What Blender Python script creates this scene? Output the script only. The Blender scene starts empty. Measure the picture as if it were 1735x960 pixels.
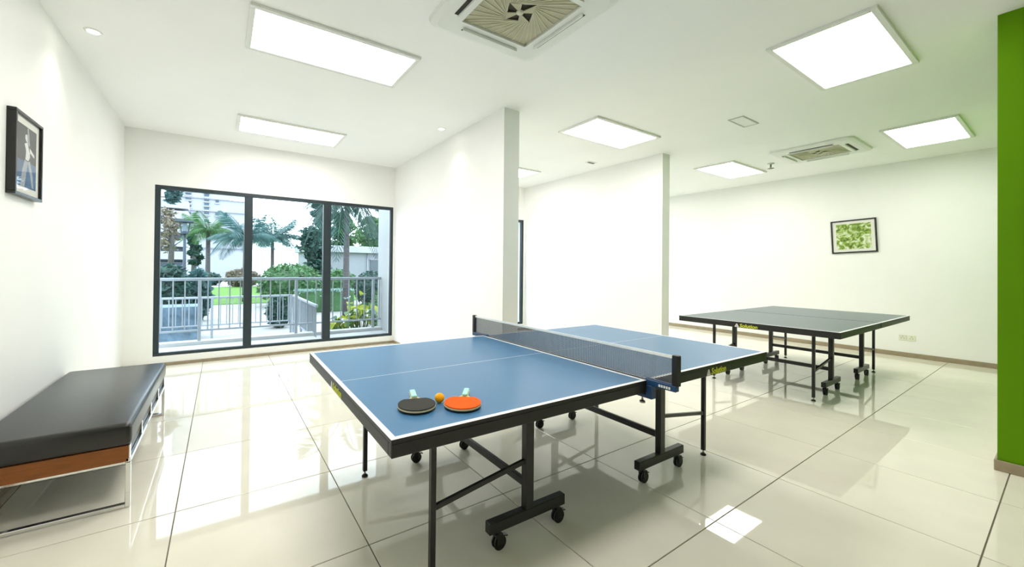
import bpy, bmesh, math, random
from mathutils import Vector, Matrix
random.seed(7)
S = bpy.context.scene
COL = S.collection

# ------------------------------------------------------------------ camera
F_PX, PX0, PY0 = 663.8877, 805.4028, 449.2579
YAW, PITCH, ROLL, CAMZ = 0.5762, 0.0069, 0.0098, 1.3266
F0 = Vector((math.sin(YAW), math.cos(YAW), 0)); R0 = Vector((math.cos(YAW), -math.sin(YAW), 0)); U0 = Vector((0, 0, 1))
FW = F0 * math.cos(PITCH) + U0 * math.sin(PITCH)
U1 = U0 * math.cos(PITCH) - F0 * math.sin(PITCH)
RT = R0 * math.cos(ROLL) + U1 * math.sin(ROLL)
UP = U1 * math.cos(ROLL) - R0 * math.sin(ROLL)
cam = bpy.data.cameras.new('camera')
cam.sensor_fit = 'HORIZONTAL'; cam.sensor_width = 36.0
cam.lens = F_PX / 1735 * 36.0
cam.shift_x = (867.5 - PX0) / 1735
cam.shift_y = (PY0 - 480) / 1735
cam.clip_start = 0.02; cam.clip_end = 500
camo = bpy.data.objects.new('camera', cam); COL.objects.link(camo)
M = Matrix.Identity(4)
for i in range(3):
    M[i][0] = RT[i]; M[i][1] = UP[i]; M[i][2] = -FW[i]
M[2][3] = CAMZ
camo.matrix_world = M
S.camera = camo

def px(u, v, axis, val):
    """pixel of the photograph -> the point where its ray meets the plane axis = val"""
    d = RT * ((u - PX0) / F_PX) + UP * (-(v - PY0) / F_PX) + FW
    o = Vector((0, 0, CAMZ))
    return o + d * ((val - o[axis]) / d[axis])

# ------------------------------------------------------------------ world, exposure
SKY = 5.0
PANEL = 15.0
w = bpy.data.worlds.new('sky'); S.world = w; w.use_nodes = True
bg = w.node_tree.nodes['Background']
bg.inputs[0].default_value = (0.80, 0.91, 1.0, 1); bg.inputs[1].default_value = SKY
S.view_settings.view_transform = 'Standard'
S.view_settings.look = 'None'
S.view_settings.exposure = 0.06
S.view_settings.gamma = 1.0
S.view_settings.use_curve_mapping = False
try:
    c = S.cycles
    c.max_bounces = 12; c.diffuse_bounces = 7; c.glossy_bounces = 5; c.transparent_max_bounces = 12; c.transmission_bounces = 6
    c.caustics_reflective = False; c.caustics_refractive = False
    c.sample_clamp_indirect = 8.0; c.use_denoising = True
except Exception:
    pass

# ------------------------------------------------------------------ helpers
def lin(c):
    return tuple(((x / 255) / 12.92 if x / 255 <= .04045 else ((x / 255 + .055) / 1.055) ** 2.4) for x in c)

MATS = {}
def mat(name, rgb=(200, 200, 200), rough=.5, metal=0.0, var=0.0, scale=6.0, rnd=0.0, bump=0.0, bscale=60.0, emit=None, estr=0.0, spec=.5, coat=0.0, linear=None, stretch=None, trans=0.0):
    if name in MATS: return MATS[name]
    m = bpy.data.materials.new(name); m.use_nodes = True; MATS[name] = m
    nt = m.node_tree; b = nt.nodes['Principled BSDF']
    col = linear if linear else lin(rgb)
    b.inputs['Base Color'].default_value = (*col, 1)
    b.inputs['Roughness'].default_value = rough; b.inputs['Metallic'].default_value = metal
    b.inputs['Specular IOR Level'].default_value = spec
    b.inputs['Coat Weight'].default_value = coat
    b.inputs['Coat Roughness'].default_value = .05
    if emit:
        b.inputs['Emission Color'].default_value = (*emit, 1); b.inputs['Emission Strength'].default_value = estr
    tc = nt.nodes.new('ShaderNodeTexCoord'); vec = tc.outputs['Object']
    if stretch:
        mp = nt.nodes.new('ShaderNodeMapping'); mp.inputs['Scale'].default_value = stretch
        nt.links.new(vec, mp.inputs['Vector']); vec = mp.outputs['Vector']
    last = None
    if var > 0:
        n = nt.nodes.new('ShaderNodeTexNoise'); n.inputs['Scale'].default_value = scale; n.inputs['Detail'].default_value = 4
        nt.links.new(vec, n.inputs['Vector'])
        mr = nt.nodes.new('ShaderNodeMapRange'); mr.inputs[1].default_value = .3; mr.inputs[2].default_value = .7
        mr.inputs[3].default_value = 1 - var; mr.inputs[4].default_value = 1 + var
        nt.links.new(n.outputs['Fac'], mr.inputs[0]); last = mr.outputs[0]
    if rnd > 0:
        oi = nt.nodes.new('ShaderNodeObjectInfo')
        m2 = nt.nodes.new('ShaderNodeMapRange'); m2.inputs[3].default_value = 1 - rnd; m2.inputs[4].default_value = 1 + rnd
        nt.links.new(oi.outputs['Random'], m2.inputs[0])
        if last is None: last = m2.outputs[0]
        else:
            mm = nt.nodes.new('ShaderNodeMath'); mm.operation = 'MULTIPLY'
            nt.links.new(last, mm.inputs[0]); nt.links.new(m2.outputs[0], mm.inputs[1]); last = mm.outputs[0]
    if last is not None:
        mx = nt.nodes.new('ShaderNodeVectorMath'); mx.operation = 'SCALE'
        mx.inputs[0].default_value = col
        nt.links.new(last, mx.inputs['Scale']); nt.links.new(mx.outputs[0], b.inputs['Base Color'])
    if bump > 0:
        n = nt.nodes.new('ShaderNodeTexNoise'); n.inputs['Scale'].default_value = bscale; n.inputs['Detail'].default_value = 3
        nt.links.new(vec, n.inputs['Vector'])
        bp = nt.nodes.new('ShaderNodeBump'); bp.inputs['Strength'].default_value = bump; bp.inputs['Distance'].default_value = .002
        nt.links.new(n.outputs['Fac'], bp.inputs['Height']); nt.links.new(bp.outputs[0], b.inputs['Normal'])
    if trans > 0:
        out = nt.nodes['Material Output']
        tr = nt.nodes.new('ShaderNodeBsdfTranslucent'); tr.inputs[0].default_value = (*col, 1)
        ms = nt.nodes.new('ShaderNodeMixShader'); ms.inputs[0].default_value = trans
        nt.links.new(b.outputs[0], ms.inputs[1]); nt.links.new(tr.outputs[0], ms.inputs[2]); nt.links.new(ms.outputs[0], out.inputs[0])
    return m

def glass_mat(name, tint=(.93, .96, .96), ior=1.3):
    m = bpy.data.materials.new(name); m.use_nodes = True; nt = m.node_tree
    for n in list(nt.nodes):
        if n.type == 'BSDF_PRINCIPLED': nt.nodes.remove(n)
    out = nt.nodes['Material Output']
    t = nt.nodes.new('ShaderNodeBsdfTransparent'); t.inputs[0].default_value = (*tint, 1)
    g = nt.nodes.new('ShaderNodeBsdfGlossy'); g.inputs['Roughness'].default_value = .01
    fr = nt.nodes.new('ShaderNodeFresnel')
    # both faces of the thin sheet reflect alike
    ge = nt.nodes.new('ShaderNodeNewGeometry'); mr = nt.nodes.new('ShaderNodeMapRange')
    mr.inputs[3].default_value = ior; mr.inputs[4].default_value = 1 / ior
    nt.links.new(ge.outputs['Backfacing'], mr.inputs[0]); nt.links.new(mr.outputs[0], fr.inputs[0])
    mx = nt.nodes.new('ShaderNodeMixShader')
    nt.links.new(fr.outputs[0], mx.inputs[0]); nt.links.new(t.outputs[0], mx.inputs[1]); nt.links.new(g.outputs[0], mx.inputs[2])
    nt.links.new(mx.outputs[0], out.inputs[0])
    MATS[name] = m
    return m

def link(name, me, parent=None, loc=None, rz=0.0):
    o = bpy.data.objects.new(name, me); COL.objects.link(o)
    if parent is not None: o.parent = parent
    if loc is not None: o.location = loc
    if rz: o.rotation_euler = (0, 0, rz)
    return o
def tag(o, label=None, cat=None, group=None, kind=None):
    if label: o['label'] = label
    if cat: o['category'] = cat
    if group: o['group'] = group
    if kind: o['kind'] = kind
    return o
def empty(name, loc=(0, 0, 0), rz=0.0):
    o = link(name, None, None, loc, rz); o.empty_display_size = .1; return o

class MB:
    """collects shapes into one mesh"""
    def __init__(s): s.bm = bmesh.new()
    def box(s, x0, x1, y0, y1, z0, z1, bev=0.0, seg=1, mi=0):
        vs = [s.bm.verts.new((x, y, z)) for x in (x0, x1) for y in (y0, y1) for z in (z0, z1)]
        fs = []
        for f in ((0, 1, 3, 2), (4, 6, 7, 5), (0, 4, 5, 1), (2, 3, 7, 6), (0, 2, 6, 4), (1, 5, 7, 3)):
            fc = s.bm.faces.new([vs[i] for i in f]); fc.material_index = mi; fs.append(fc)
        if bev > 0:
            es = list({e for f in fs for e in f.edges})
            r = bmesh.ops.bevel(s.bm, geom=es, offset=bev, segments=seg, profile=.5, affect='EDGES')
            for f in r['faces']: f.material_index = mi
        return s
    def bar(s, p0, p1, wd, ht, mi=0, up=None):
        p0 = Vector(p0); p1 = Vector(p1); d = (p1 - p0).normalized()
        u = Vector(up) if up else (Vector((0, 0, 1)) if abs(d.z) < .95 else Vector((1, 0, 0)))
        sd = d.cross(u).normalized(); u = sd.cross(d).normalized()
        c = []
        for p in (p0, p1):
            for a, b in ((-1, -1), (1, -1), (1, 1), (-1, 1)):
                c.append(s.bm.verts.new(p + sd * a * wd / 2 + u * b * ht / 2))
        for f in ((3, 2, 1, 0), (4, 5, 6, 7), (0, 1, 5, 4), (1, 2, 6, 5), (2, 3, 7, 6), (3, 0, 4, 7)):
            s.bm.faces.new([c[i] for i in f]).material_index = mi
        return s
    def tube(s, pts, rads, n=10, cap=True, mi=0, smooth=True):
        pts = [Vector(p) for p in pts]
        if not isinstance(rads, (list, tuple)): rads = [rads] * len(pts)
        rings = []; prev = None
        for i, p in enumerate(pts):
            d = (pts[min(i + 1, len(pts) - 1)] - pts[max(i - 1, 0)]).normalized()
            a = prev if prev is not None else (Vector((0, 0, 1)) if abs(d.z) < .9 else Vector((1, 0, 0)))
            sd = d.cross(a)
            if sd.length < 1e-5: sd = d.cross(Vector((0, 1, 0)))
            sd.normalize(); u = sd.cross(d).normalized(); prev = u
            rings.append([s.bm.verts.new(p + (sd * math.cos(2 * math.pi * k / n) + u * math.sin(2 * math.pi * k / n)) * rads[i]) for k in range(n)])
        for a, b in zip(rings, rings[1:]):
            for k in range(n):
                f = s.bm.faces.new((a[k], a[(k + 1) % n], b[(k + 1) % n], b[k])); f.material_index = mi; f.smooth = smooth
        if cap:
            s.bm.faces.new(rings[0][::-1]).material_index = mi; s.bm.faces.new(rings[-1]).material_index = mi
        return s
    def lathe(s, prof, c=(0, 0, 0), n=20, mi=0, smooth=True):
        rings = []
        for r, z in prof:
            if r < 1e-6: rings.append([s.bm.verts.new((c[0], c[1], c[2] + z))])
            else: rings.append([s.bm.verts.new((c[0] + r * math.cos(2 * math.pi * k / n), c[1] + r * math.sin(2 * math.pi * k / n), c[2] + z)) for k in range(n)])
        for a, b in zip(rings, rings[1:]):
            for k in range(n):
                k2 = (k + 1) % n
                if len(a) == 1 and len(b) == 1: continue
                if len(a) == 1: vs = (a[0], b[k2], b[k])
                elif len(b) == 1: vs = (a[k], a[k2], b[0])
                else: vs = (a[k], a[k2], b[k2], b[k])
                f = s.bm.faces.new(vs); f.material_index = mi; f.smooth = smooth
        return s
    def poly(s, pts, mi=0, smooth=False):
        f = s.bm.faces.new([s.bm.verts.new(p) for p in pts]); f.material_index = mi; f.smooth = smooth; return s
    def prism(s, outline, z0, z1, mi=0):
        a = [s.bm.verts.new((x, y, z0)) for x, y in outline]; b = [s.bm.verts.new((x, y, z1)) for x, y in outline]
        n = len(a)
        s.bm.faces.new(a[::-1]).material_index = mi; s.bm.faces.new(b).material_index = mi
        for k in range(n): s.bm.faces.new((a[k], a[(k + 1) % n], b[(k + 1) % n], b[k])).material_index = mi
        return s
    def xform(s, mtx): bmesh.ops.transform(s.bm, matrix=mtx, verts=s.bm.verts); return s
    def mesh(s, name, mats, fix=True):
        if fix: bmesh.ops.recalc_face_normals(s.bm, faces=s.bm.faces)
        me = bpy.data.meshes.new(name); s.bm.to_mesh(me); s.bm.free()
        for m in (mats if isinstance(mats, (list, tuple)) else [mats]): me.materials.append(m)
        return me
    def build(s, name, mats, parent=None, loc=None, rz=0.0, fix=True):
        return link(name, s.mesh(name, mats, fix), parent, loc, rz)

def copy_tree(o, parent=None):
    c = o.copy(); COL.objects.link(c)
    if parent is not None: c.parent = parent
    for ch in list(o.children): copy_tree(ch, c)
    return c

def text_mesh(name, body, size, m, extrude=.0006, shear=0.0, bold=0.0):
    cu = bpy.data.curves.new(name, 'FONT'); cu.body = body; cu.size = size; cu.extrude = extrude; cu.shear = shear; cu.offset = bold
    cu.resolution_u = 3
    o = bpy.data.objects.new(name, cu); COL.objects.link(o)
    bpy.context.view_layer.update()
    dg = bpy.context.evaluated_depsgraph_get()
    me = bpy.data.meshes.new_from_object(o.evaluated_get(dg)); me.name = name
    bpy.data.objects.remove(o); bpy.data.curves.remove(cu)
    me.materials.clear(); me.materials.append(m)
    return me

# ------------------------------------------------------------------ room measures
H = 3.079
XL, XR, YW, YF = -1.039, 9.039, 6.574, -5.0
GX, GY = 4.41, 0.2985
PA0, PA1, PB0, PB1, PY = 2.566, 2.777, 5.546, 5.733, 3.40
WZ0, WZ1 = 0.128, 2.379
W1 = (-0.733, 2.539); W2 = (2.95, 5.517); W3 = (5.95, 8.75)

wall_m = mat('wall_paint', linear=(.86, .86, .84), rough=.55, var=.012, scale=2.5, bump=.05, bscale=220)
ceil_m = mat('ceiling_paint', linear=(.92, .92, .905), rough=.7, var=.01, scale=2)
green_m = mat('green_paint', linear=(.105, .26, .0), rough=.6, var=.03, scale=2, spec=.12)
base_m = mat('stone_baseboard', (150, 136, 112), rough=.35, var=.12, scale=14)
grout_m = mat('grout', (112, 104, 88), rough=.8, var=.1, scale=30)
tile_m = mat('polished_tile', linear=(.78, .75, .635), rough=.025, var=.035, scale=3.0, rnd=.015, spec=.5)

def struct(name, mb, m, parent=None):
    o = mb.build(name, m, parent); o['kind'] = 'structure'; return o

# floor slab with every tile as a piece of its own
floor = struct('floor', MB().box(XL - .15, XR + .15, YF - .15, YW + .2, -.12, -.004), grout_m)
TS, J = .8, .0026
gx, gy = .6106, 1.0474
full = None
i0 = math.floor((XL - gx) / TS); i1 = math.ceil((XR - gx) / TS); j0 = math.floor((YF - gy) / TS); j1 = math.ceil((YW - gy) / TS)
for i in range(i0, i1):
    for j in range(j0, j1):
        a0, a1 = max(gx + i * TS, XL) + J, min(gx + (i + 1) * TS, XR) - J
        b0, b1 = max(gy + j * TS, YF) + J, min(gy + (j + 1) * TS, YW) - J
        if a1 - a0 < .01 or b1 - b0 < .01: continue
        if a0 > GX + .05 and b1 < GY: continue
        hx, hy = (a1 - a0) / 2, (b1 - b0) / 2
        isfull = abs(hx - (TS / 2 - J)) < 1e-5 and abs(hy - (TS / 2 - J)) < 1e-5
        if isfull and full: me = full
        else:
            me = MB().box(-hx, hx, -hy, hy, -.009, 0, bev=.0012).mesh('tile', tile_m)
            if isfull: full = me
        link('tile', me, floor, ((a0 + a1) / 2, (b0 + b1) / 2, 0))

struct('ceiling', MB().box(XL - .2, XR + .2, YF - .2, YW + .25, H, H + .15), ceil_m)
struct('wall_left', MB().box(XL - .2, XL, YF - .2, YW + .22, -.12, H), wall_m)
struct('wall_right', MB().box(XR, XR + .2, YF - .2, YW + .22, -.12, H), wall_m)
struct('wall_front', MB().box(XL, XR, YF - .2, YF, -.12, H), wall_m)
mb = MB(); y0, y1 = YW, YW + .22
xs = [XL, W1[0], W1[1], W2[0], W2[1], W3[0], W3[1], XR]
for a, b in zip(xs[::2], xs[1::2]): mb.box(a, b, y0, y1, -.12, H)
for a, b in (W1, W2, W3):
    mb.box(a, b, y0, y1, -.12, WZ0); mb.box(a, b, y0, y1, WZ1, H)
struct('wall_back', mb, wall_m)
struct('wall_partition', MB().box(PA0, PA1, PY, YW, 0, H), wall_m)
struct('wall_partition', MB().box(PB0, PB1, PY, YW, 0, H), wall_m)
struct('wall_green', MB().box(GX, XR, YF, GY, -.004, H), green_m)

BH = .07
struct('baseboard_left', MB().box(XL, XL + .012, YF, YW, 0, .045, bev=.002), base_m)
struct('baseboard_back', MB().box(XL + .012, PA0, YW - .014, YW, 0, .04, bev=.002), base_m)
struct('baseboard_back', MB().box(PA1, PB0, YW - .014, YW, 0, .04, bev=.002), base_m)
struct('baseboard_back', MB().box(PB1, XR - .014, YW - .014, YW, 0, .04, bev=.002), base_m)
struct('baseboard_right', MB().box(XR - .014, XR, GY, YW - .014, 0, BH, bev=.003), base_m)
struct('baseboard_green', MB().box(GX - .014, GX, YF, GY + .014, 0, BH, bev=.003), base_m)
struct('baseboard_green', MB().box(GX, XR - .014, GY, GY + .014, 0, BH, bev=.003), base_m)
struct('baseboard_partition', MB().box(PB0 - .012, PB0, PY, YW - .014, 0, .045, bev=.002), base_m)
struct('baseboard_partition', MB().box(PA0 - .012, PA0, PY, YW - .014, 0, .045, bev=.002), base_m)

# windows
frame_m = mat('dark_aluminium', (48, 58, 64), rough=.4, metal=.3, var=.05, scale=8)
pane_m = glass_mat('window_glass')
def window(n, x0, x1, mull):
    z0, z1 = WZ0, WZ1; T = .05; ya, yb = YW + .005, YW + .07
    root = empty('window_%d' % n, ((x0 + x1) / 2, YW, z0)); root['kind'] = 'structure'
    ox, oy, oz = root.location
    def P(mbd, name, m): mbd.xform(Matrix.Translation((-ox, -oy, -oz))); return mbd.build(name, m, root)
    P(MB().box(x0, x1, ya, yb, z1 - T, z1, bev=.003), 'head_rail', frame_m)
    P(MB().box(x0, x1, ya, yb, z0, z0 + T * .8, bev=.003), 'sill_rail', frame_m)
    P(MB().box(x0, x0 + T * 1.2, ya, yb, z0 + T * .8, z1 - T, bev=.003), 'jamb', frame_m)
    P(MB().box(x1 - T, x1, ya, yb, z0 + T * .8, z1 - T, bev=.003), 'jamb', frame_m)
    ed = [x0 + T * 1.2]
    for a, b in mull:
        P(MB().box(a, b, ya, yb + .02, z0 + T * .8, z1 - T, bev=.004), 'mullion', frame_m); ed += [a, b]
    ed.append(x1 - T)
    for a, b in zip(ed[::2], ed[1::2]):
        P(MB().box(a, b, YW + .035, YW + .041, z0 + T * .8, z1 - T), 'pane', pane_m)
window(1, *W1, [(.281, .386), (1.373, 1.491)])
window(2, *W2, [(3.75, 3.85), (4.62, 4.72)])
window(3, *W3, [(6.83, 6.93), (7.77, 7.87)])

# ------------------------------------------------------------------ ceiling fixtures
plastic_m = mat('white_plastic', linear=(.78, .79, .75), rough=.4, var=.01, scale=5)
seam_m = mat('seam_grey', (192, 194, 184), rough=.6, var=.05, scale=20)
diff_m = mat('lamp_diffuser', (255, 255, 255), rough=.4, emit=(1.0, .962, .925), estr=PANEL)
def panel(x, y, label):
    t = empty('ceiling_light', (x, y, H)); tag(t, label, 'light', 'ceiling light panels')
    hx, hy = .62, .315
    ix, iy = .582, .277
    m = MB()
    z0 = -.022
    m.box(-hx, hx, -hy, -iy, z0, 0, bev=.003); m.box(-hx, hx, iy, hy, z0, 0, bev=.003)
    m.box(-hx, -ix, -iy, iy, z0, 0, bev=.003); m.box(ix, hx, -iy, iy, z0, 0, bev=.003)
    m.build('frame', plastic_m, t)
    MB().box(-ix, ix, -iy, iy, -.008, -.001).build('diffuser', diff_m, t)
LX, LY = (.762, 4.205, 7.43), (1.03, 3.30, 5.585)
panel(LX[0], LY[2], 'long glowing ceiling panel closest to the three pane garden window')
panel(LX[0], LY[1], 'large glowing ceiling panel at upper left, between left wall and near air conditioner')
panel(LX[1], LY[1], 'glowing ceiling panel between the free ends of the two white partitions')
panel(LX[1], LY[0], 'large glowing ceiling panel at top right, nearest of those by the green wall')
panel(LX[2], LY[1], 'glowing ceiling panel beside the fire sprinkler, right of the second partition')
panel(LX[2], LY[0], 'glowing ceiling panel between the far air conditioner and the green wall')
panel(LX[1], LY[2], 'glowing ceiling panel mostly hidden behind the end of the first partition')
panel(LX[2], LY[2], 'glowing ceiling panel hidden in the bay behind the second partition')
panel(LX[0], LY[0], 'glowing ceiling panel overhead, just out of the top of the picture')

lamp_m = mat('lamp_lens', (255, 255, 250), rough=.3, emit=(1, .97, .88), estr=30)
def downlight(x, y, label):
    t = empty('downlight', (x, y, H)); tag(t, label, 'light', 'recessed downlights')
    MB().lathe([(.036, -.001), (.036, -.006), (.05, -.006), (.055, 0)], n=24).build('trim_ring', plastic_m, t)
    MB().lathe([(0, -.003), (.036, -.003)], n=24).build('lens', lamp_m, t)
    L = bpy.data.lights.new('downlight_lamp', 'SPOT'); L.energy = 11; L.spot_size = math.radians(100); L.spot_blend = 1.0; L.shadow_soft_size = .03; L.color = (1, .95, .82)
    o = bpy.data.objects.new('downlight_lamp', L); COL.objects.link(o); o.parent = t; o.location = (0, 0, -.02)
downlight(-.826, 4.04, 'small round recessed downlight above the framed figure photo, by left wall')
downlight(2.315, 4.38, 'small round recessed downlight washing the first white partition')

grille_m = mat('tan_grille', (178, 174, 146), rough=.5, var=.06, scale=9)
rib_m = mat('pale_rib', (206, 204, 180), rough=.5, var=.04, scale=9)
grille_dk = mat('grille_recess', (70, 68, 54), rough=.8, var=.08, scale=9)
slot_m = mat('dark_slot', (52, 50, 44), rough=.7, var=.05, scale=9)
def rrect(h, r, n=6):
    pts = []
    for cx, cy, a0 in ((h - r, h - r, 0), (-h + r, h - r, 90), (-h + r, -h + r, 180), (h - r, -h + r, 270)):
        for k in range(n + 1):
            a = math.radians(a0 + 90 * k / n); pts.append((cx + r * math.cos(a), cy + r * math.sin(a)))
    return pts
def air_con(x, y, label):
    t = empty('air_conditioner', (x, y, H - .002)); tag(t, label, 'air conditioner', 'ceiling cassette air conditioners')
    # fascia ring with a square opening
    m = MB(); out = rrect(.475, .07); g = .285; D = -.035
    n = len(out)
    inn = []
    for (a, b) in out:
        k = g / max(abs(a), abs(b)); inn.append((a * k, b * k))
    oz = [m.bm.verts.new((a, b, 0)) for a, b in out]; o1 = [m.bm.verts.new((a * .985, b * .985, D * .6)) for a, b in out]
    o2 = [m.bm.verts.new((a * .9, b * .9, D)) for a, b in out]
    i1 = [m.bm.verts.new((a, b, D)) for a, b in inn]; i2 = [m.bm.verts.new((a, b, -.004)) for a, b in inn]
    for A, B in ((oz, o1), (o1, o2), (o2, i1), (i1, i2)):
        for k in range(n):
            k2 = (k + 1) % n
            m.bm.faces.new((A[k], A[k2], B[k2], B[k]))
    m.build('fascia', plastic_m, t)
    MB().box(-g, g, -g, g, -.008, -.004).build('grille_back', grille_dk, t)
    I = [Vector((.125 * math.cos(math.radians(-160 + 90 * k)), .125 * math.sin(math.radians(-160 + 90 * k)))) for k in range(4)]
    for k in range(4):
        R = Matrix.Rotation(k * math.pi / 2, 4, 'Z')
        MB().box(-.24, .24, -.372, -.34, D - .0015, D + .004).xform(R).build('air_slot', slot_m, t)
        MB().box(-.245, .245, -.345, -.333, D - .022, D - .001, bev=.002).xform(R).build('flap', plastic_m, t)
        # pinwheel sector: plate with its radiating slats, fanning from an inner corner to the outer side
        i0, i1 = I[0], I[1]
        pl = MB().prism([(i0.x, i0.y), (-g + .003, -g + .003), (g - .003, -g + .003), (i1.x, i1.y)], -.02, -.016).xform(R).build('grille_sector', grille_m, t)
        for q in range(10):
            f = q / 9
            p0 = Vector((*i0.lerp(i1, f * .55), -.022)); p1 = Vector((-g + .006 + (2 * g - .012) * f, -g + .006, -.022))
            MB().bar(p0, p1, .0045, .006).xform(R).build('slat', rib_m, pl)
        MB().prism([(0, 0), (i0.x * .98, i0.y * .98), (i0.x * .55 + i1.x * .45, i0.y * .55 + i1.y * .45)], -.026, -.021).xform(R).build('hub_blade', grille_m, t)
    MB().lathe([(0, -.030), (.022, -.030), (.026, -.024), (.026, -.020)], n=16).build('hub', rib_m, t)
    return t
air_con(1.675, 2.055, 'square ceiling air conditioner with pinwheel grille at top centre, nearest')
air_con(7.265, 2.05, 'square ceiling air conditioner over the far table, seen at a low angle')

t = empty('ceiling_hatch', (5.135, 2.145, H)); tag(t, 'small rectangular access panel in the ceiling between the four light panels', 'access panel')
m = MB(); m.box(-.2, .2, -.08, -.066, -.008, 0); m.box(-.2, .2, .066, .08, -.008, 0); m.box(-.2, -.186, -.066, .066, -.008, 0); m.box(.186, .2, -.066, .066, -.008, 0)
m.build('rim', seam_m, t); MB().box(-.186, .186, -.066, .066, -.005, -.001, bev=.001).build('door', plastic_m, t)
t = empty('ceiling_vent', (5.08, 4.36, H)); tag(t, 'tiny slotted ceiling vent between the first and second partitions', 'vent')
MB().box(-.09, .09, -.05, .05, -.008, 0, bev=.002).build('plate', plastic_m, t); MB().box(-.075, .075, -.018, .018, -.011, -.007).build('slot', slot_m, t)

chrome_m = mat('chrome', (225, 226, 226), rough=.08, metal=1.0, var=.02, scale=4)
brass_m = mat('dull_brass', (140, 140, 110), rough=.4, metal=.7, var=.05, scale=20)
t = empty('fire_sprinkler', (7.515, 2.737, H)); tag(t, 'fire sprinkler head hanging from the ceiling left of the far air conditioner', 'sprinkler')
MB().lathe([(0, -.002), (.05, -.002), (.045, -.012), (0, -.014)], n=16).build('escutcheon', plastic_m, t)
MB().tube([(0, 0, -.01), (0, 0, -.06)], .013, n=8).build('body', brass_m, t)
MB().lathe([(0, -.075), (.045, -.078), (.045, -.083), (0, -.085)], n=12).build('deflector', brass_m, t)
for sx in (-.02, .02): MB().bar((sx, 0, -.055), (sx, 0, -.08), .005, .008).build('yoke_arm', brass_m, t)

# sockets on the far right wall
hole_m = mat('socket_slot', (150, 150, 132), rough=.6, var=.05, scale=20)
sock_m = mat('socket_plate', (222, 222, 205), rough=.35, var=.02, scale=20)
for yy, lab in ((1.51, 'small wall socket low on the far wall, left of the pair'), (1.415, 'small wall socket low on the far wall, right of the pair')):
    t = empty('wall_socket', (XR, yy, .30)); tag(t, lab, 'socket', 'wall sockets')
    MB().box(-.010, 0, -.042, .042, -.042, .042, bev=.003).build('plate', sock_m, t)
    m = MB()
    for a, b in ((0, .018), (-.014, -.01), (.014, -.01)): m.box(-.0125, -.0095, a - .004, a + .004, b - .007, b + .007)
    m.build('socket_hole', hole_m, t)

# ------------------------------------------------------------------ table tennis tables
black_m = mat('black_steel', (17, 17, 14), rough=.34, var=.1, scale=12, spec=.5)
apron_m = mat('black_apron', (22, 22, 18), rough=.45, var=.08, scale=10)
rubber_m = mat('black_rubber', (16, 16, 16), rough=.5, var=.1, scale=30)
blue_m = mat('blue_table_top', linear=(.060, .182, .345), rough=.31, var=.03, scale=3, spec=.36, bump=.03, bscale=300)
blue2_m = mat('dark_teal_table_top', linear=(.040, .085, .098), rough=.30, var=.03, scale=3, spec=.5, bump=.03, bscale=300)
line_m = mat('white_line', (240, 243, 243), rough=.4, var=.01, scale=6)
logo_y = mat('logo_yellow', (205, 212, 40), rough=.5, var=.02, scale=20)
logo_w = mat('logo_white', (225, 225, 220), rough=.5, var=.02, scale=20)
steel_m = mat('steel', (170, 170, 168), rough=.3, metal=.9, var=.05, scale=10)

def logo(parent, o, right, up):
    """white triangle mark and yellow lettering lying flat on an apron face"""
    right = Vector(right); up = Vector(up); nrm = right.cross(up)
    B = Matrix((( right.x, up.x, nrm.x, o[0]), (right.y, up.y, nrm.y, o[1]), (right.z, up.z, nrm.z, o[2]), (0, 0, 0, 1)))
    m = MB()
    m.prism([(0, 0), (.016, 0), (.022, .032), (.018, .037)], 0, .0008); m.prism([(.026, 0), (.044, 0), (.026, .037), (.022, .032)], 0, .0008)
    m.prism([(.016, .0), (.026, 0), (.0225, .012)], 0, .0008)
    m.xform(B); m.build('logo_mark', logo_w, parent)
    me = text_mesh('logo_lettering', 'Solution', .052, logo_y, shear=.15, bold=.0012)
    me.transform(Matrix.Translation((.05, .002, .0006))); me.transform(B)
    link('logo_lettering', me, parent)

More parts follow.
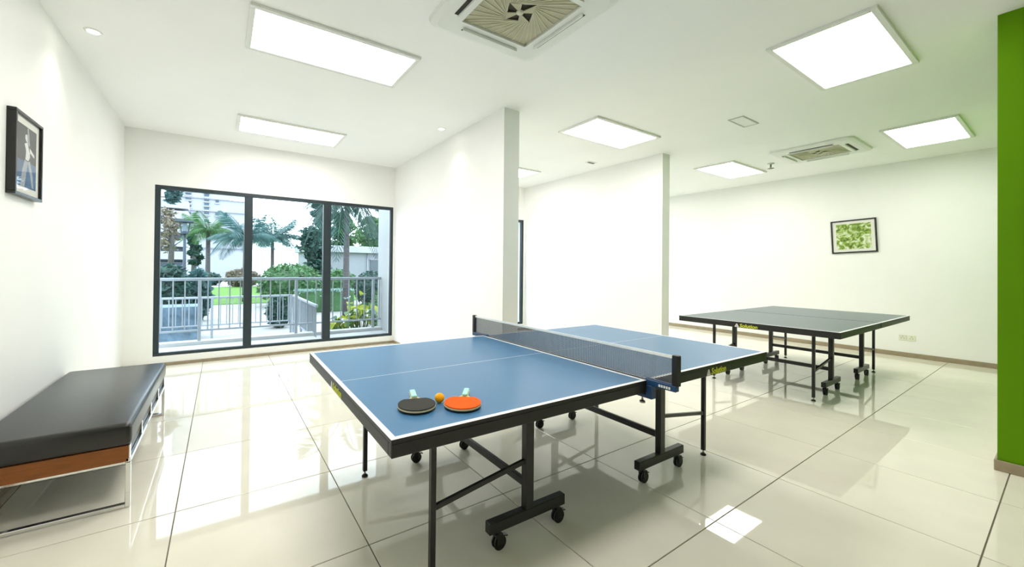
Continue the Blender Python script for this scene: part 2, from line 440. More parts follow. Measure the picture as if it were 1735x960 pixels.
def make_table(label, loc, rz, top_m, net_line, side_logo):
    t = empty('table_tennis_table', loc, rz); tag(t, label, 'table', 'table tennis tables')
    ZT, G = .76, .006 if net_line else .010
    AP0, AP1 = .697, .744
    for sgn in (-1, 1):
        xa, xb = (-1.37, -G) if sgn < 0 else (G, 1.37)
        hm = MB().box(xa, xb, -.7625, .7625, .744, ZT, bev=.0012); bmesh.ops.recalc_face_normals(hm.bm, faces=hm.bm.faces)
        for f in hm.bm.faces:
            f.normal_update(); f.material_index = 0 if f.normal.z > .9 else 1
        half = hm.build('table_top_half', [top_m, apron_m], t)
        m = MB(); z0, z1 = ZT - .0005, ZT + .0006
        m.box(xa, xb, -.7625, -.7425, z0, z1); m.box(xa, xb, .7425, .7625, z0, z1)
        if sgn < 0: m.box(-1.37, -1.35, -.7425, .7425, z0, z1)
        else: m.box(1.35, 1.37, -.7425, .7425, z0, z1)
        if net_line:
            if sgn < 0: m.box(-G - .018, -G, -.7425, .7425, z0, z1)
            else: m.box(G, G + .018, -.7425, .7425, z0, z1)
        m.build('boundary_line', line_m, half)
        a, b = (-1.35, -G - .02) if sgn < 0 else (G + .02, 1.35)
        if net_line: MB().box(a, b, -.0015, .0015, z0, z1).build('centre_line', line_m, half)
        # apron rails under each half
        e = .0
        MB().box(xa, xb, -.7625, -.7325, AP0, AP1, bev=.003).build('side_rail', apron_m, t)
        MB().box(xa, xb, .7325, .7625, AP0, AP1, bev=.003).build('side_rail', apron_m, t)
        MB().box(xa, xa + .03, -.7325, .7325, AP0, AP1, bev=.003).build('end_rail', apron_m, t)
        MB().box(xb - .03, xb, -.7325, .7325, AP0, AP1, bev=.003).build('end_rail', apron_m, t)
        XP, XG, YY = .555 * sgn, 1.08 * sgn, .4825
        # cross rails under the top carrying post and leg heads
        for X in (XP, XG): MB().box(X - .015, X + .015, -.7325, .7325, .712, .744, bev=.002).build('under_rail', black_m, t)
        for sy in (-1, 1):
            Y = YY * sy
            MB().box(XP - .025, XP + .025, Y - .02, Y + .02, .143, .715, bev=.003).build('post', black_m, t)
            fb = MB().box(XP - .24, XP + .24, Y - .021, Y + .021, .09, .145, bev=.004).build('foot_bar', black_m, t)
            lg = MB().box(XG - .0125, XG + .0125, Y - .0125, Y + .0125, .035, .715, bev=.002).build('leg', black_m, t)
            m = MB().tube([(XG, Y, .012), (XG, Y, .04)], .006, n=8); m.build('levelling_screw', steel_m, lg)
            MB().lathe([(0, 0), (.019, 0), (.019, .007), (.009, .016), (0, .016)], (XG, Y, 0), n=14).build('foot_pad', rubber_m, lg)
            MB().bar((XG, Y, .30), (XP + .02 * sgn, Y, .375), .016, .022).build('brace', black_m, t)
            for sx in (-1, 1):
                cx = XP + .19 * sx
                ca = MB().tube([(cx, Y, .075), (cx, Y, .092)], .011, n=10).box(cx - .006, cx + .03, Y - .020, Y - .014, .03, .078, bev=.002).box(cx - .006, cx + .03, Y + .014, Y + .020, .03, .078, bev=.002).box(cx - .012, cx + .03, Y - .02, Y + .02, .066, .078, bev=.003).build('caster', black_m, t)
                wh = MB()
                for yy in (-.0095, .0095):
                    wh.tube([(cx + .016, Y + yy - .0045, .034), (cx + .016, Y + yy + .0045, .034)], .034, n=18)
                wh.build('wheel', rubber_m, ca)
                MB().bar((cx + .03, Y, .062), (cx + .062, Y, .052), .02, .006).build('brake_lever', black_m, ca)
        MB().box(XP - .012, XP + .012, -YY + .02, YY - .02, .235, .275, bev=.003).build('cross_bar', black_m, t)
    # logos, one on the end facing left and (near table) one on the long side
    logo(t, (-1.3707, .13, .702), (0, -1, 0), (0, 0, 1))
    if side_logo: logo(t, (.575, -.7632, .702), (1, 0, 0), (0, 0, 1))
    return t
c1, s1 = math.cos(-.0137), math.sin(-.0137)
T1 = (.4755 + 1.37 * c1 - .7625 * s1, 1.2261 + 1.37 * s1 + .7625 * c1)
make_table('near table tennis table with blue top and net, paddles lying on it', (*T1, 0), -.0137, blue_m, True, True)
make_table('far table tennis table with dark top and no net, near the right wall', (4.82 + 1.37, 1.2 + .7625, 0), 0, blue2_m, False, False)

# ------------------------------------------------------------------ net on the near table
net_m = mat('net_thread', (92, 97, 106), rough=.7, var=.1, scale=30)
tape_m = mat('net_tape', (226, 230, 228), rough=.7, var=.03, scale=20)
navy_m = mat('navy_clamp', (18, 58, 98), rough=.35, var=.05, scale=20)
t = empty('table_net', (*T1, .76), -.0137); tag(t, 'dark mesh net with white top tape clamped across the blue table', 'net')
NY = .9125
m = MB()
zb, zt = .004, .1375
n = 290
for k in range(n + 1):
    y = -NY + .02 + (2 * NY - .04) * k / n
    m.box(-.001, .001, y - .0007, y + .0007, zb, zt)
for k in range(22):
    z = zb + (zt - zb) * k / 21
    m.box(-.0011, .0011, -NY + .02, NY - .02, z - .0007, z + .0007)
m.build('mesh', net_m, t)
MB().box(-.003, .003, -NY + .015, NY - .015, .1375, .1525, bev=.001).build('top_tape', tape_m, t)
MB().tube([(0, -NY + .02, .004), (0, NY - .02, .004)], .002, n=6).build('bottom_cord', net_m, t)
for sy in (-1, 1):
    Y = NY * sy
    p = MB().box(-.014, .014, Y - .02, Y + .012, .008, .156, bev=.003).build('net_post', black_m, t)
    ya, yb = sorted((.70 * sy, Y + .008 * sy))
    MB().box(-.012, .012, .70, .76, .0012, .014, bev=.002).build('clamp_arm', navy_m, t) if sy > 0 else None
    if sy < 0:
        cl = MB().box(-.012, .012, ya, -.76, .0012, .014, bev=.002).box(-.015, .015, -NY - .010, -.7665, -.020, .010, bev=.003).build('clamp_arm', navy_m, t)
        m = MB()
        for q in range(5): m.box(-.0156, -.0145, -.895 + q * .013, -.886 + q * .013, -.013, -.001)
        m.build('clamp_mark', logo_w, cl)
    else:
        cl = MB().box(-.015, .015, .7665, NY + .010, -.020, .010, bev=.003).build('clamp_bracket', navy_m, t)
    ya, yb = sorted((.71 * sy, .79 * sy))
    MB().box(-.018, .018, ya, yb, -.088, -.068, bev=.003).box(-.018, .018, *sorted((.767 * sy, .80 * sy)), -.088, -.02, bev=.003).build('clamp_jaw', navy_m, t)
    MB().tube([(0, .735 * sy, -.115), (0, .735 * sy, -.066)], .005, n=8).tube([(0, .735 * sy, -.122), (0, .735 * sy, -.112)], .014, n=12).build('clamp_screw', steel_m, t)

# ------------------------------------------------------------------ paddles and ball
wood_m = mat('pale_plywood', (222, 205, 160), rough=.5, var=.1, scale=20, stretch=(1, 1, 12))
rub_b = mat('black_bat_rubber', (46, 46, 40), rough=.65, var=.06, scale=20, spec=.2)
rub_r = mat('orange_red_bat_rubber', linear=(.95, .105, .002), rough=.65, var=.02, scale=20, spec=.12)
mint_m = mat('mint_handle', (168, 222, 212), rough=.45, var=.05, scale=15)
def paddle(name, label, loc, ang, top, bot):
    t = empty(name, loc, ang); tag(t, label, 'paddle', 'table tennis paddles')
    def oval(a, b, n=40, cut=0):
        pts = []
        for k in range(n):
            th = 2 * math.pi * k / n; x, y = a * math.cos(th), b * math.sin(th)
            if cut: y = min(y, cut)
            pts.append((x, y))
        return pts
    Z = .007
    MB().prism(oval(.0755, .079), Z + .002, Z + .008).prism([(-.03, .065), (.03, .065), (.014, .095), (.0135, .17), (-.0135, .17), (-.014, .095)], Z + .002, Z + .008).build('blade', wood_m, t)
    MB().prism(oval(.075, .0785, cut=.062), Z + .008, Z + .0125).build('top_rubber', top, t)
    MB().prism(oval(.075, .0785, cut=.062), Z - .0025, Z + .002).build('bottom_rubber', bot, t)
    h = MB()
    h.box(-.0125, .0125, .082, .172, Z + .008, Z + .018, bev=.005, seg=2).box(-.0125, .0125, .082, .172, Z - .0068, Z + .002, bev=.003, seg=2)
    h.build('handle', mint_m, t)
zt = .7606
d1 = math.atan2(.094, .295); d2 = math.atan2(.194, .254)
paddle('table_tennis_paddle', 'black rubber paddle with mint handle lying on the blue table', (.668, 1.451, zt), -d1, rub_b, rub_b)
paddle('table_tennis_paddle', 'orange red rubber paddle with mint handle lying on the blue table', (.836, 1.372, zt), -d2, rub_r, rub_b)
ball_m = mat('orange_ball', linear=(.98, .42, .003), rough=.5, var=.02, scale=20, spec=.2)
m = MB(); bmesh.ops.create_uvsphere(m.bm, u_segments=24, v_segments=14, radius=.02)
for f in m.bm.faces: f.smooth = True
b = m.build('table_tennis_ball', ball_m, None, (.777, 1.462, zt + .02)); tag(b, 'small orange ball between the two paddles on the blue table', 'ball')

# ------------------------------------------------------------------ bench
leather_m = mat('black_leather', (21, 20, 18), rough=.28, var=.1, scale=5, bump=.25, bscale=70, spec=.6)
oak_m = mat('brown_wood', (128, 70, 8), rough=.42, var=.18, scale=5, stretch=(2, 2, 22))
recess_m = mat('dark_recess', (24, 26, 30), rough=.4, var=.1, scale=8)
t = empty('bench', (-.715, 3.635, 0)); tag(t, 'low upholstered bench with black leather cushion and chrome loop legs by left wall', 'bench')
bx, by = .305, .80
m = MB().box(-bx - .005, bx + .012, -by - .015, by + .012, .338, .462, bev=.028, seg=4)
for f in m.bm.faces: f.smooth = True
m.build('cushion', leather_m, t)
ap = [(-bx, bx, -by, -by + .022), (-bx, bx, by - .022, by)]
for a in ap: MB().box(*a, .25, .338, bev=.002).build('wood_apron', oak_m, t)
for xs_ in (-1, 1):
    xa, xb = sorted((bx * xs_ - .026 * xs_, bx * xs_ - .006 * xs_))
    MB().box(xa, xb, -by + .022, by - .022, .275, .338).build('side_panel', recess_m, t)
    for q in range(5):
        yq = -by + .022 + (2 * by - .044) * q / 4
        MB().box(bx * xs_ - .008, bx * xs_ + .004, max(yq - .018, -by), min(yq + .018, by), .262, .338, bev=.001).build('side_clip', chrome_m, t)
    MB().box(*sorted((bx * xs_ - .012 * xs_, bx * xs_ + .008 * xs_)), -by, by, .242, .268, bev=.002).build('side_rail', chrome_m, t)
for ys in (-1, 1):
    y0, y1 = (-by, -by + .03) if ys < 0 else (by - .03, by)
    m = MB().box(bx - .014, bx + .008, y0, y1, 0, .25, bev=.002).box(-bx - .008, -bx + .014, y0, y1, 0, .25, bev=.002)
    m.box(-bx + .014, bx - .014, y0, y1, 0, .02, bev=.002).box(-bx + .014, bx - .014, y0 + .006, y1 - .006, .238, .2495, bev=.001)
    m.build('leg_loop', chrome_m, t)

# ------------------------------------------------------------------ pictures
fr_m = mat('black_picture_frame', (20, 20, 20), rough=.25, var=.1, scale=10)
mount_m = mat('picture_mount', (232, 232, 224), rough=.7, var=.01, scale=10)
pg_m = glass_mat('picture_glass', (.98, .98, .98), 1.12)
def picture(name, loc, rot, wd, ht, dep, bw, mw, label):
    """local frame: x right, y up, z out of the wall"""
    t = empty(name, loc); t.rotation_euler = rot; tag(t, label, 'picture')
    a, b = wd / 2, ht / 2
    m = MB().box(-a, a, b - bw, b, 0, dep, bev=.002).box(-a, a, -b, -b + bw, 0, dep, bev=.002).box(-a, -a + bw, -b + bw, b - bw, 0, dep, bev=.002).box(a - bw, a, -b + bw, b - bw, 0, dep, bev=.002)
    m.build('frame', fr_m, t)
    MB().box(-a + bw, a - bw, -b + bw, b - bw, .002, dep * .6).build('mount', mount_m, t)
    MB().box(-a + bw, a - bw, -b + bw, b - bw, dep * .6 + .004, dep * .6 + .0055).build('glass', pg_m, t)
    return t, a - bw - mw, b - bw - mw, dep * .6 + .001
# figure photograph on the left wall (faces +x)
t, a, b, z = picture('framed_photograph', (XL, 3.547, 1.982), (math.pi / 2, 0, math.pi / 2), .41, .50, .040, .018, .045, 'black framed grey photograph of a figure, on the left wall')
dk = mat('photo_dark', (58, 60, 66), rough=.7, var=.25, scale=7); bl = mat('photo_blue_grey', (82, 110, 146), rough=.7, var=.25, scale=9); wt = mat('photo_white', (222, 224, 224), rough=.7, var=.08, scale=20); g2 = mat('photo_grey', (165, 172, 180), rough=.7, var=.15, scale=20)
pr = MB()
pr.box(-a, a, -b * .15, b, z, z + .0005, mi=0); pr.box(-a, a, -b, -b * .15, z, z + .0005, mi=1)
pr.build('print', [dk, bl], t)
sil = MB(); q0, q1 = z + .0005, z + .001
def P2(pts, mi): sil.prism([(x * a, y * b) for x, y in pts], q0, q1, mi)
P2([(-.1, .52), (-.22, .6), (-.2, .72), (-.05, .76), (.1, .7), (.12, .58), (.02, .5)], 0)
P2([(-.28, .42), (.0, .5), (.25, .36), (.3, .05), (.12, -.1), (-.18, -.08), (-.12, .2)], 0)
P2([(.1, .42), (.75, .2), (.78, .1), (.2, .22)], 0)
P2([(.05, .48), (.28, .4), (.12, .98), (.0, .98)], 1)
P2([(-.25, -.1), (.08, -.14), (-.1, -.6), (-.25, -1.0), (-.65, -1.0), (-.5, -.5)], 1)
P2([(.05, -.14), (.3, -.08), (.62, -.55), (.72, -.95), (.55, -.95), (.38, -.6)], 1)
sil.build('printed_figure', [wt, g2], t)
# leaf picture on the far right wall (faces -x), hanging slightly askew
Rm = Matrix(((0, 0, -1), (-1, 0, 0), (0, 1, 0))) @ Matrix.Rotation(math.radians(2.4), 3, 'Z')
t, a, b, z = picture('framed_leaf_print', (XR, 2.086, 1.931), Rm.to_euler(), .575, .565, .025, .022, .045, 'black framed green leaf print hanging slightly askew on the far right wall')
lm = bpy.data.materials.new('leaf_print'); lm.use_nodes = True; nt = lm.node_tree
tc = nt.nodes.new('ShaderNodeTexCoord'); no = nt.nodes.new('ShaderNodeTexNoise'); no.inputs['Scale'].default_value = 12; no.inputs['Detail'].default_value = 3; no.inputs['Distortion'].default_value = 1.2
cr = nt.nodes.new('ShaderNodeValToRGB'); nt.links.new(tc.outputs['Object'], no.inputs['Vector']); nt.links.new(no.outputs['Fac'], cr.inputs[0])
E_ = cr.color_ramp.elements; E_[0].position = .32; E_[0].color = (*lin((70, 88, 34)), 1); E_[1].position = .64; E_[1].color = (*lin((228, 232, 214)), 1)
e = E_.new(.44); e.color = (*lin((120, 152, 42)), 1); e = E_.new(.54); e.color = (*lin((184, 204, 130)), 1)
nt.links.new(cr.outputs[0], nt.nodes['Principled BSDF'].inputs['Base Color']); nt.nodes['Principled BSDF'].inputs['Roughness'].default_value = .7
MB().box(-a, a, -b, b, z, z + .0008).build('print', lm, t)

# ================================================================== outside
slab_m = mat('balcony_paving', linear=(.46, .47, .48), rough=.5, var=.06, scale=3)
ground_m = mat('garden_paving', linear=(.33, .325, .32), rough=.8, var=.12, scale=1.5)
lawn_m = mat('lawn_grass', linear=(.10, .24, .03), rough=.9, var=.25, scale=3)
GZ = -.35
o = MB().box(-2.2, 9.4, YW + .22, 7.95, -.3, .05).build('balcony_floor', slab_m); tag(o, kind='structure')
o = MB().box(-2.2, 2.76, 7.72, 7.9, .05, .105, bev=.004).build('balcony_kerb', slab_m); tag(o, kind='structure')
o = MB().box(-70, 110, 7.95, 160, GZ - .3, GZ).build('garden_ground', ground_m); tag(o, kind='structure')
o = MB().box(-9, 10, 20.0, 36, GZ, GZ + .03).build('lawn', lawn_m); tag(o, kind='structure')
o = MB().box(2.76, 3.05, YW + .22, 7.98, .05, 3.2).build('wall_balcony', mat('balcony_wall_paint', linear=(.34, .35, .36), rough=.7, var=.03, scale=2)); tag(o, kind='structure')

rail_m = mat('galvanised_rail', (150, 158, 166), rough=.4, metal=.3, var=.06, scale=8)
def railing(label, pts, ztop, zlow, zbase, step, post_at, thick=.035, seed=0):
    """pts: two ends in plan"""
    (xa, ya), (xb, yb) = pts
    L = math.hypot(xb - xa, yb - ya); ang = math.atan2(yb - ya, xb - xa)
    t = empty('railing', (xa, ya, zbase), ang); tag(t, label, 'railing', 'garden railings')
    MB().box(0, L, -thick * .7, thick * .7, ztop - zbase - .05, ztop - zbase, bev=.008).build('top_rail', rail_m, t)
    MB().box(0, L, -.015, .015, zlow - zbase - .03, zlow - zbase, bev=.004).build('lower_rail', rail_m, t)
    pm = MB().box(-.024, .024, -.024, .024, 0, ztop - zbase - .02, bev=.004).mesh('post', rail_m)
    bm_ = MB().box(-.009, .009, -.009, .009, zlow - zbase - .02, ztop - zbase - .03).mesh('baluster', rail_m)
    for p in post_at: link('post', pm, t, (p, 0, 0))
    k = step
    while k < L:
        if all(abs(k - p) > step * .45 for p in post_at): link('baluster', bm_, t, (k, 0, 0))
        k += step
    return t
railing('pale metal railing along the balcony edge just outside the window', ((-2.0, 7.8), (2.76, 7.8)), 1.125, .285, .105, .1525, [.5, 1.718, 3.165, 4.60])
railing('lower grey railing running beside the garden path, parallel to the balcony', ((-1.6, 10.5), (1.47, 10.5)), .64, .02, GZ, .115, [.02, 1.45, 2.15, 3.05])
e1 = px(537, 516, 2, .64)
railing('short grey railing turning back towards the balcony', ((1.49, 10.40), (e1.x, e1.y)), .64, .02, GZ, .115, [.05, 1.2, 2.1])
ow = MB().box(-2.4, px(336, 530, 1, 10.62).x, 10.62, 11.4, GZ, .42, bev=.01).build('planter_wall', mat('blue_grey_stone', (96, 120, 138), rough=.6, var=.35, scale=7)); tag(ow, 'blue grey stone planter wall behind the lower railing', 'planter')

leafA = mat('leaf_dark_teal', linear=(.022, .075, .062), rough=.45, var=.4, scale=2.2, trans=.25)
leafB = mat('leaf_mid_green', linear=(.06, .16, .055), rough=.5, var=.4, scale=2.2, trans=.25)
leafC = mat('leaf_blue_green', linear=(.05, .13, .13), rough=.5, var=.4, scale=1.5, trans=.3)
leafD = mat('leaf_yellow_green', linear=(.32, .38, .015), rough=.4, var=.3, scale=9, rnd=.3, trans=.3)
leafE = mat('leaf_dull_tan', linear=(.20, .17, .13), rough=.7, var=.3, scale=2, trans=.2)
leafF = mat('leaf_pale_aqua', linear=(.22, .34, .30), rough=.4, var=.2, scale=9, rnd=.2, trans=.3)
bark_m = mat('palm_bark', linear=(.075, .07, .075), rough=.8, var=.3, scale=6, stretch=(1, 1, 6))

def leaf_quads(m, n, fn, size, rng, mi=0):
    for _ in range(n):
        p = fn(rng); d = Vector((rng.gauss(0, 1), rng.gauss(0, 1), rng.gauss(0, .7))).normalized()
        u = d.cross(Vector((rng.gauss(0, 1), rng.gauss(0, 1), rng.gauss(0, 1)))).normalized()
        s = size * rng.uniform(.6, 1.3)
        m.poly([p - d * s, p + u * s * .42, p + d * s, p - u * s * .42], mi)
def ell(c, r, lo=.72):
    def fn(g):
        v = Vector((g.gauss(0, 1), g.gauss(0, 1), g.gauss(0, 1))).normalized() * g.uniform(lo, 1.03)
        return Vector((c[0] + v.x * r[0], c[1] + v.y * r[1], max(c[2] + v.z * r[2], .02)))
    return fn
def bush(name, label, base, rx, ry, h, m, n=1400, size=.09, group='garden bushes', cat='bush', seed=1, core=True):
    rng = random.Random(seed)
    t = empty(name, base); tag(t, label, cat, group)
    b_ = MB(); c = (0, 0, h * .5)
    leaf_quads(b_, n, ell(c, (rx, ry, h * .5)), size, rng)
    b_.build('foliage', m, t, fix=False)
    if core:
        k = MB(); bmesh.ops.create_icosphere(k.bm, subdivisions=3, radius=1.0)
        k.xform(Matrix.Translation(c) @ Matrix.Diagonal((rx * .84, ry * .84, h * .42, 1)))
        for f in k.bm.faces: f.smooth = True
        k.build('inner_foliage', m, t)
    MB().tube([(0, 0, 0), (0, 0, h * .4)], [.05, .03], n=7).build('stem', bark_m, t)
    return t
def at(u, v, y): return px(u, v, 1, y)
def gbush(name, label, u0, u1, vtop, y, m, **k):
    a, b = at(u0, 470, y), at(u1, 470, y); z = at((u0 + u1) / 2, vtop, y).z
    return bush(name, label, ((a.x + b.x) / 2, y, GZ), abs(b.x - a.x) / 2, k.pop('ry', abs(b.x - a.x) / 2), z - GZ, m, **k)
gbush('clipped_bush', 'large round clipped green bush behind the railing, centre of the window', 437, 549, 446, 18, leafB, n=3200, size=.10, seed=2)
gbush('clipped_bush', 'round green bush half hidden by the right mullion, in front of the garden house', 548, 603, 455, 20, leafB, n=1300, size=.1, seed=3)
gbush('clipped_bush', 'dark round bush at the right edge of the window below the house opening', 600, 660, 459, 17, leafA, n=1500, size=.1, seed=4)
gbush('broadleaf_shrub', 'dark broad leaved shrub behind the railing at far left of the window', 255, 322, 447, 13.5, leafA, n=1100, size=.14, seed=5)
gbush('broadleaf_shrub', 'lighter broad leaved shrub beside the lamp post', 312, 358, 455, 14.5, leafC, n=800, size=.14, seed=6)
gbush('brown_shrub', 'purplish brown shrub beyond the lawn, left of the first mullion', 381, 440, 455, 36, leafE, n=900, size=.2, seed=7)
gbush('brown_shrub', 'dull green shrub at the foot of the small palm beyond the lawn', 326, 376, 462, 40, leafA, n=900, size=.2, seed=8)
# low clipped hedge
t = empty('low_hedge', (0, 0, GZ)); tag(t, 'low clipped pale green hedge strip in front of the round bushes', 'hedge')
a, b = at(500, 490, 15.5), at(596, 490, 15.5); zt_ = at(550, 491, 15.5).z - GZ
rng = random.Random(9); m = MB()
def hf(g): return Vector((g.uniform(a.x, b.x), 15.5 + g.uniform(-.4, .4), zt_ * (1 if g.random() < .5 else g.random())))
leaf_quads(m, 1500, hf, .07, rng); m.build('foliage', leafF, t, fix=False)
MB().box(a.x, b.x, 15.15, 15.85, 0, zt_ - .04, bev=.03).build('inner_foliage', leafB, t)
gbush('clipped_bush', 'dark leafy bush below the lower railing in the centre pane', 452, 492, 502, 11.9, leafA, n=900, size=.07, seed=10, ry=.4)

def frond_mesh(L, droop, m, rng, nl=40, lw=.034, ll=.42):
    b_ = MB(); pts = []
    for k in range(9):
        s = k / 8; pts.append(Vector((L * s * (1 - .18 * droop * s), 0, L * (.34 * s - droop * .75 * s * s))))
    b_.tube(pts, [.03 * (1 - .8 * k / 8) * L / 2 for k in range(9)], n=5)
    for k in range(2, nl):
        s = k / nl; f = s * 8; i = min(int(f), 7); p = pts[i].lerp(pts[i + 1], f - i)
        tg = (pts[i + 1] - pts[i]).normalized()
        ln = L * ll * math.sin(math.pi * (s * .86 + .1))
        for sd in (-1, 1):
            d = (tg * .55 + Vector((0, sd, 0)) * .75 + Vector((0, 0, -.35 - .25 * rng.random()))).normalized()
            u = tg * lw * L / 2
            b_.poly([p - u * .5, p + d * ln * .5 + u, p + d * ln + Vector((0, 0, -.12 * ln)), p + d * ln * .5 - u * .6], 0)
    return b_.mesh('frond', m, fix=False)
def palm(label, base, crown_z, L, nf, m, seed, tr=.13, name='palm_tree', droop=1.0, lean=(0, 0)):
    rng = random.Random(seed); t = empty(name, base); tag(t, label, 'palm', 'palms in the garden')
    hz = crown_z - base[2]
    MB().tube([(0, 0, 0), (lean[0] * .3, lean[1] * .3, hz * .4), (lean[0], lean[1], hz)], [tr, tr * .85, tr * .7], n=10).build('trunk', bark_m, t)
    kinds = [frond_mesh(L, droop * x, m, rng) for x in (.35, .7, 1.05, 1.35)]
    for k in range(nf):
        o = link('frond', kinds[k % 4], t, (lean[0], lean[1], hz), 0)
        o.rotation_euler = (0, -.25 * rng.random() - (.5 if k % 4 == 0 else .1), 2 * math.pi * k / nf + rng.uniform(-.25, .25)); s = rng.uniform(.85, 1.1); o.scale = (s, s, s)
    return t
def gpalm(label, u, vcrown, y, Rpx, nf, m, seed, **k):
    p = at(u, vcrown, y); L = (at(u + Rpx, vcrown, y) - p).length
    return palm(label, (p.x, y, GZ), p.z, L * 1.0, nf, m, seed, **k)
gpalm('slim feather palm with green crown in the left pane', 353, 392, 24, 52, 22, leafB, 11)
gpalm('broad feather palm with arching fronds just left of the first mullion', 416, 402, 21, 66, 20, leafC, 12, tr=.12)
gpalm('hazy blue green feather palm in the middle pane', 462, 402, 33, 56, 22, leafC, 13, tr=.16)
p = at(588, 338, 13.5)
palm('tall royal palm with dark straight trunk in the right pane', (p.x, 13.5, GZ), p.z, 1.9, 22, leafA, 14, tr=.115, droop=1.6)

def tree(name, label, u0, u1, v0, v1, y, m, n, size, seed, blobs=6, off=0.0):
    rng = random.Random(seed); A, B = at(u0, v1, y), at(u1, v0, y)
    cx = (A.x + B.x) / 2; t = empty(name, (cx + off, y, GZ)); tag(t, label, 'tree', 'trees in the garden')
    wx, z0, z1 = abs(B.x - A.x) / 2, A.z - GZ, B.z - GZ
    mm = MB()
    for k in range(blobs):
        s = (k + .5) / blobs
        c = (rng.uniform(-.45, .45) * wx - off, rng.uniform(-.4, .4) * wx, z0 + (z1 - z0) * (.12 + .8 * s)); r = wx * rng.uniform(.45, .7)
        leaf_quads(mm, n // blobs, ell(c, (r, r, r * .62), lo=.3), size, rng)
    mm.build('foliage', m, t, fix=False)
    tk = MB().tube([(0, 0, 0), (.1 * wx, 0, z0 + (z1 - z0) * .3), (0, 0, z0 + (z1 - z0) * .85)], [.16, .12, .04], n=8)
    for k in range(5):
        zz = z0 + (z1 - z0) * (.15 + .13 * k); an = k * 2.3
        tk.tube([(0.05 * wx if not off else 0, 0, zz), (-off + math.cos(an) * wx * .6, math.sin(an) * wx * .6, zz + (z1 - z0) * .15)], [.05, .015], n=6)
    tk.build('trunk', bark_m, t)
tree('casuarina_tree', 'tall dark blue green tree left of the right mullion', 522, 566, 318, 420, 29.5, leafC, 3600, .16, 21, blobs=12)
tree('casuarina_tree', 'loose lower tree in front of the garden house, middle pane', 496, 560, 385, 472, 21.5, leafA, 2600, .13, 22, blobs=13)
tree('broadleaf_tree', 'fresh green tree behind the garden house, left of the royal palm', 556, 602, 362, 432, 31, leafB, 3200, .2, 23, blobs=11)
tree('broadleaf_tree', 'fresh green tree behind the garden house, right of the royal palm', 592, 668, 372, 436, 34, leafB, 4200, .2, 24, blobs=14)
tree('broadleaf_tree', 'tan sparse tree before the balconied building at far left', 258, 318, 352, 432, 27, leafE, 420, .16, 25, blobs=9)
tree('broadleaf_tree', 'overhanging bluish branch tree at the top left corner of the window', 255, 312, 300, 346, 16, leafC, 420, .12, 26, blobs=5, off=-2.0)
tree('broadleaf_tree', 'dark green tree behind the lamp post', 310, 345, 395, 455, 29, leafA, 1200, .16, 27)

# foreground shrub with large leaves, each leaf a piece of its own
c0 = at(608, 545, 8.75)
t = empty('large_leaf_shrub', (c0.x, 8.75, GZ)); tag(t, 'foreground shrub with big yellow green leaves behind the balcony railing', 'shrub')
rng = random.Random(31)
def big_leaf(m):
    b_ = MB(); o = []
    for s, wv in ((0, .01), (.2, .6), (.45, 1), (.7, .85), (.9, .4), (1, .02)): o.append((s, wv))
    prev = None
    for s, wv in o:
        row = [b_.bm.verts.new((s * .22, wd * wv * .085, .05 * abs(wd) * wv - .08 * s * s)) for wd in (-1, 0, 1)]
        if prev:
            for q in (0, 1):
                f = b_.bm.faces.new((prev[q], prev[q + 1], row[q + 1], row[q])); f.smooth = True
        prev = row
    return b_.mesh('leaf', m, fix=False)
lk = [big_leaf(leafD), big_leaf(leafD), big_leaf(leafF), big_leaf(leafB)]
st = MB()
for k in range(84):
    u, v = rng.uniform(562, 650), rng.gauss(535, 16)
    if u < 585: v = rng.uniform(540, 566)
    v = min(max(v, 500), 566)
    yy = 8.75 + rng.uniform(-.35, .5); p = at(u, v, yy)
    l = Vector((p.x - c0.x, yy - 8.75, max(p.z - GZ, .1)))
    o = link('leaf', lk[rng.choice((0, 0, 1, 1, 2, 3))], t, l)
    o.rotation_euler = (rng.uniform(-.7, .7), rng.uniform(-.5, .9), rng.uniform(0, 6.28)); sc_ = rng.uniform(.9, 1.4); o.scale = (sc_, sc_, sc_)
    st.tube([(l.x * .3, l.y * .3, 0), (l.x * .8, l.y * .8, l.z * .6), l], [.012, .008, .004], n=5)
st.build('stems', leafB, t)
gbush('broadleaf_shrub', 'dense dark green shrub behind the big leaved shrub at right', 628, 672, 490, 9.9, leafB, n=900, size=.07, seed=33, ry=.4)

# lamp post
p = at(313, 400, 20)
t = empty('lamp_post', (p.x, 20, GZ)); tag(t, 'dark garden lamp post with square lantern, left pane', 'lamp post')
zt_ = at(313, 396, 20).z - GZ
lamp_d = mat('dark_post_paint', (52, 66, 78), rough=.5, var=.1, scale=6)
MB().tube([(0, 0, 0), (0, 0, zt_)], [.07, .05], n=10).build('pole', lamp_d, t)
ln = MB().box(-.13, .13, -.13, .13, zt_, zt_ + .08, bev=.01).build('lantern_base', lamp_d, t)
m = MB()
for sx in (-1, 1):
    for sy in (-1, 1): m.bar((.11 * sx, .11 * sy, zt_ + .07), (.17 * sx, .17 * sy, zt_ + .46), .03, .03)
m.build('lantern_bars', lamp_d, t)
MB().box(-.08, .08, -.08, .08, zt_ + .08, zt_ + .45, bev=.02).build('lantern_glass', mat('lantern_glass', (96, 116, 130), rough=.2, var=.05, scale=5), t)
MB().box(-.3, .3, -.3, .3, zt_ + .46, zt_ + .54, bev=.02).build('lantern_cap', lamp_d, t)

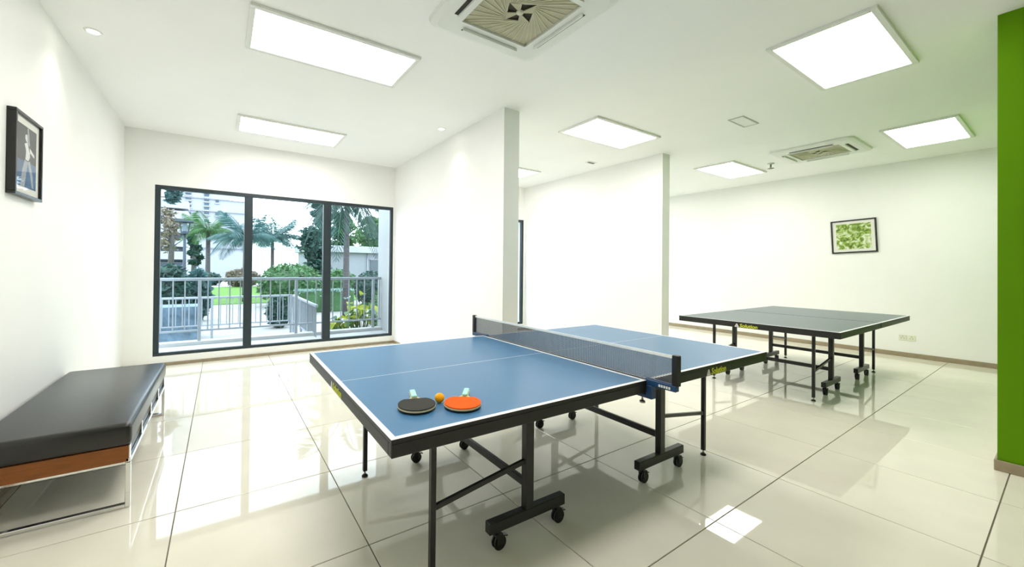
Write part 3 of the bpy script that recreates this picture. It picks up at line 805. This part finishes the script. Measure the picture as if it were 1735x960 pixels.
# garden house
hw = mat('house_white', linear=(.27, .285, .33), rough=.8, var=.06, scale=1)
A, B = at(522, 470, 24), at(700, 470, 24); zr = at(590, 428, 24).z - GZ; zc = at(590, 417, 24).z - GZ
t = empty('garden_house', ((A.x + B.x) / 2, 24, GZ)); tag(t, 'low white garden house with flat roof edge behind the royal palm', 'building')
hwid = (B.x - A.x) / 2
MB().box(-hwid, hwid, 0, 3.5, 0, zr).build('wall', hw, t)
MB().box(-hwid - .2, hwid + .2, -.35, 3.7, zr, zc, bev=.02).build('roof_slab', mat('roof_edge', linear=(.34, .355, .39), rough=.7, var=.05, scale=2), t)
D0, D1 = at(627, 440, 24), at(660, 460, 24); ox = (A.x + B.x) / 2
w_ = MB().box(D0.x - ox, D1.x - ox, -.06, .02, D1.z - GZ, D0.z - GZ).build('window', mat('dark_opening', (70, 82, 92), rough=.4, var=.1, scale=3), t)
MB().box(D0.x - ox - .05, D1.x - ox + .05, -.08, -.02, D0.z - GZ, D0.z - GZ + .06).build('lintel', hw, w_)
dt = MB().tube([(at(622, 445, 24).x - ox, -.08, .2), (at(622, 445, 24).x - ox, -.08, zr)], .035, n=8).build('drainpipe', rail_m, t)

# apartment towers
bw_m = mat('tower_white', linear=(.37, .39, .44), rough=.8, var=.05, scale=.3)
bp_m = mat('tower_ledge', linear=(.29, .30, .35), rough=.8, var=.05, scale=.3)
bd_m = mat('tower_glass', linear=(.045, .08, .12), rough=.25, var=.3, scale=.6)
YT = 70
A, B = at(296, 400, YT), at(424, 400, YT); zt2 = 26
t = empty('apartment_tower', ((A.x + B.x) / 2, YT, GZ)); tag(t, 'pale apartment tower with two columns of dark windows, left pane', 'building', 'buildings beyond the garden')
ox = (A.x + B.x) / 2; hwid = (B.x - A.x) / 2
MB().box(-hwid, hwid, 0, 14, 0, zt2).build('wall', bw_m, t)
for uc, w_px, rows in ((319, 7, (322, 328, 336, 342, 349, 361, 371, 383, 395)), (350, 6, (324, 331, 339, 346, 353, 361, 374, 388)), (368, 4, (341, 363, 385))):
    for v in rows:
        p = at(uc, v, YT); q = at(uc + w_px * 1.3, v + 5.5, YT); hx = (q.x - p.x) / 2; hz = abs(p.z - q.z) / 2
        wn = MB().box(p.x - ox - hx, p.x - ox + hx, -.12, .05, p.z - GZ - hz, p.z - GZ + hz).build('window', bd_m, t)
        MB().box(p.x - ox - hx - .1, p.x - ox + hx + .1, -.3, .02, p.z - GZ - hz - .16, p.z - GZ - hz).build('window_sill', bw_m, wn)
for v in (318, 337, 358, 379, 400, 420):
    z = at(360, v, YT).z - GZ
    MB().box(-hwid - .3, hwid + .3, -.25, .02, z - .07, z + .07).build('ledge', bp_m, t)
YB = 48
A, B = at(225, 400, YB), at(312, 400, YB); ox = (A.x + B.x) / 2; hwid = (B.x - A.x) / 2
t = empty('balcony_building', (ox, YB, GZ)); tag(t, 'white building with stacked balconies at far left of the window', 'building', 'buildings beyond the garden')
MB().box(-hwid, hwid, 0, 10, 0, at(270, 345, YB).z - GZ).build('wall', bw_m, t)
for v in (352, 369, 392, 415, 436):
    z = at(285, v, YB).z - GZ
    sl = MB().box(-hwid - .3, hwid + .4, -2.0, 0, z - .18, z + .55).build('balcony', bw_m, t)
    for k in range(4):
        xx = -hwid + (k + .5) * hwid / 2
        MB().box(xx - .6, xx + .6, -.1, .04, z - 1.6, z - .3).build('window', bd_m, t)
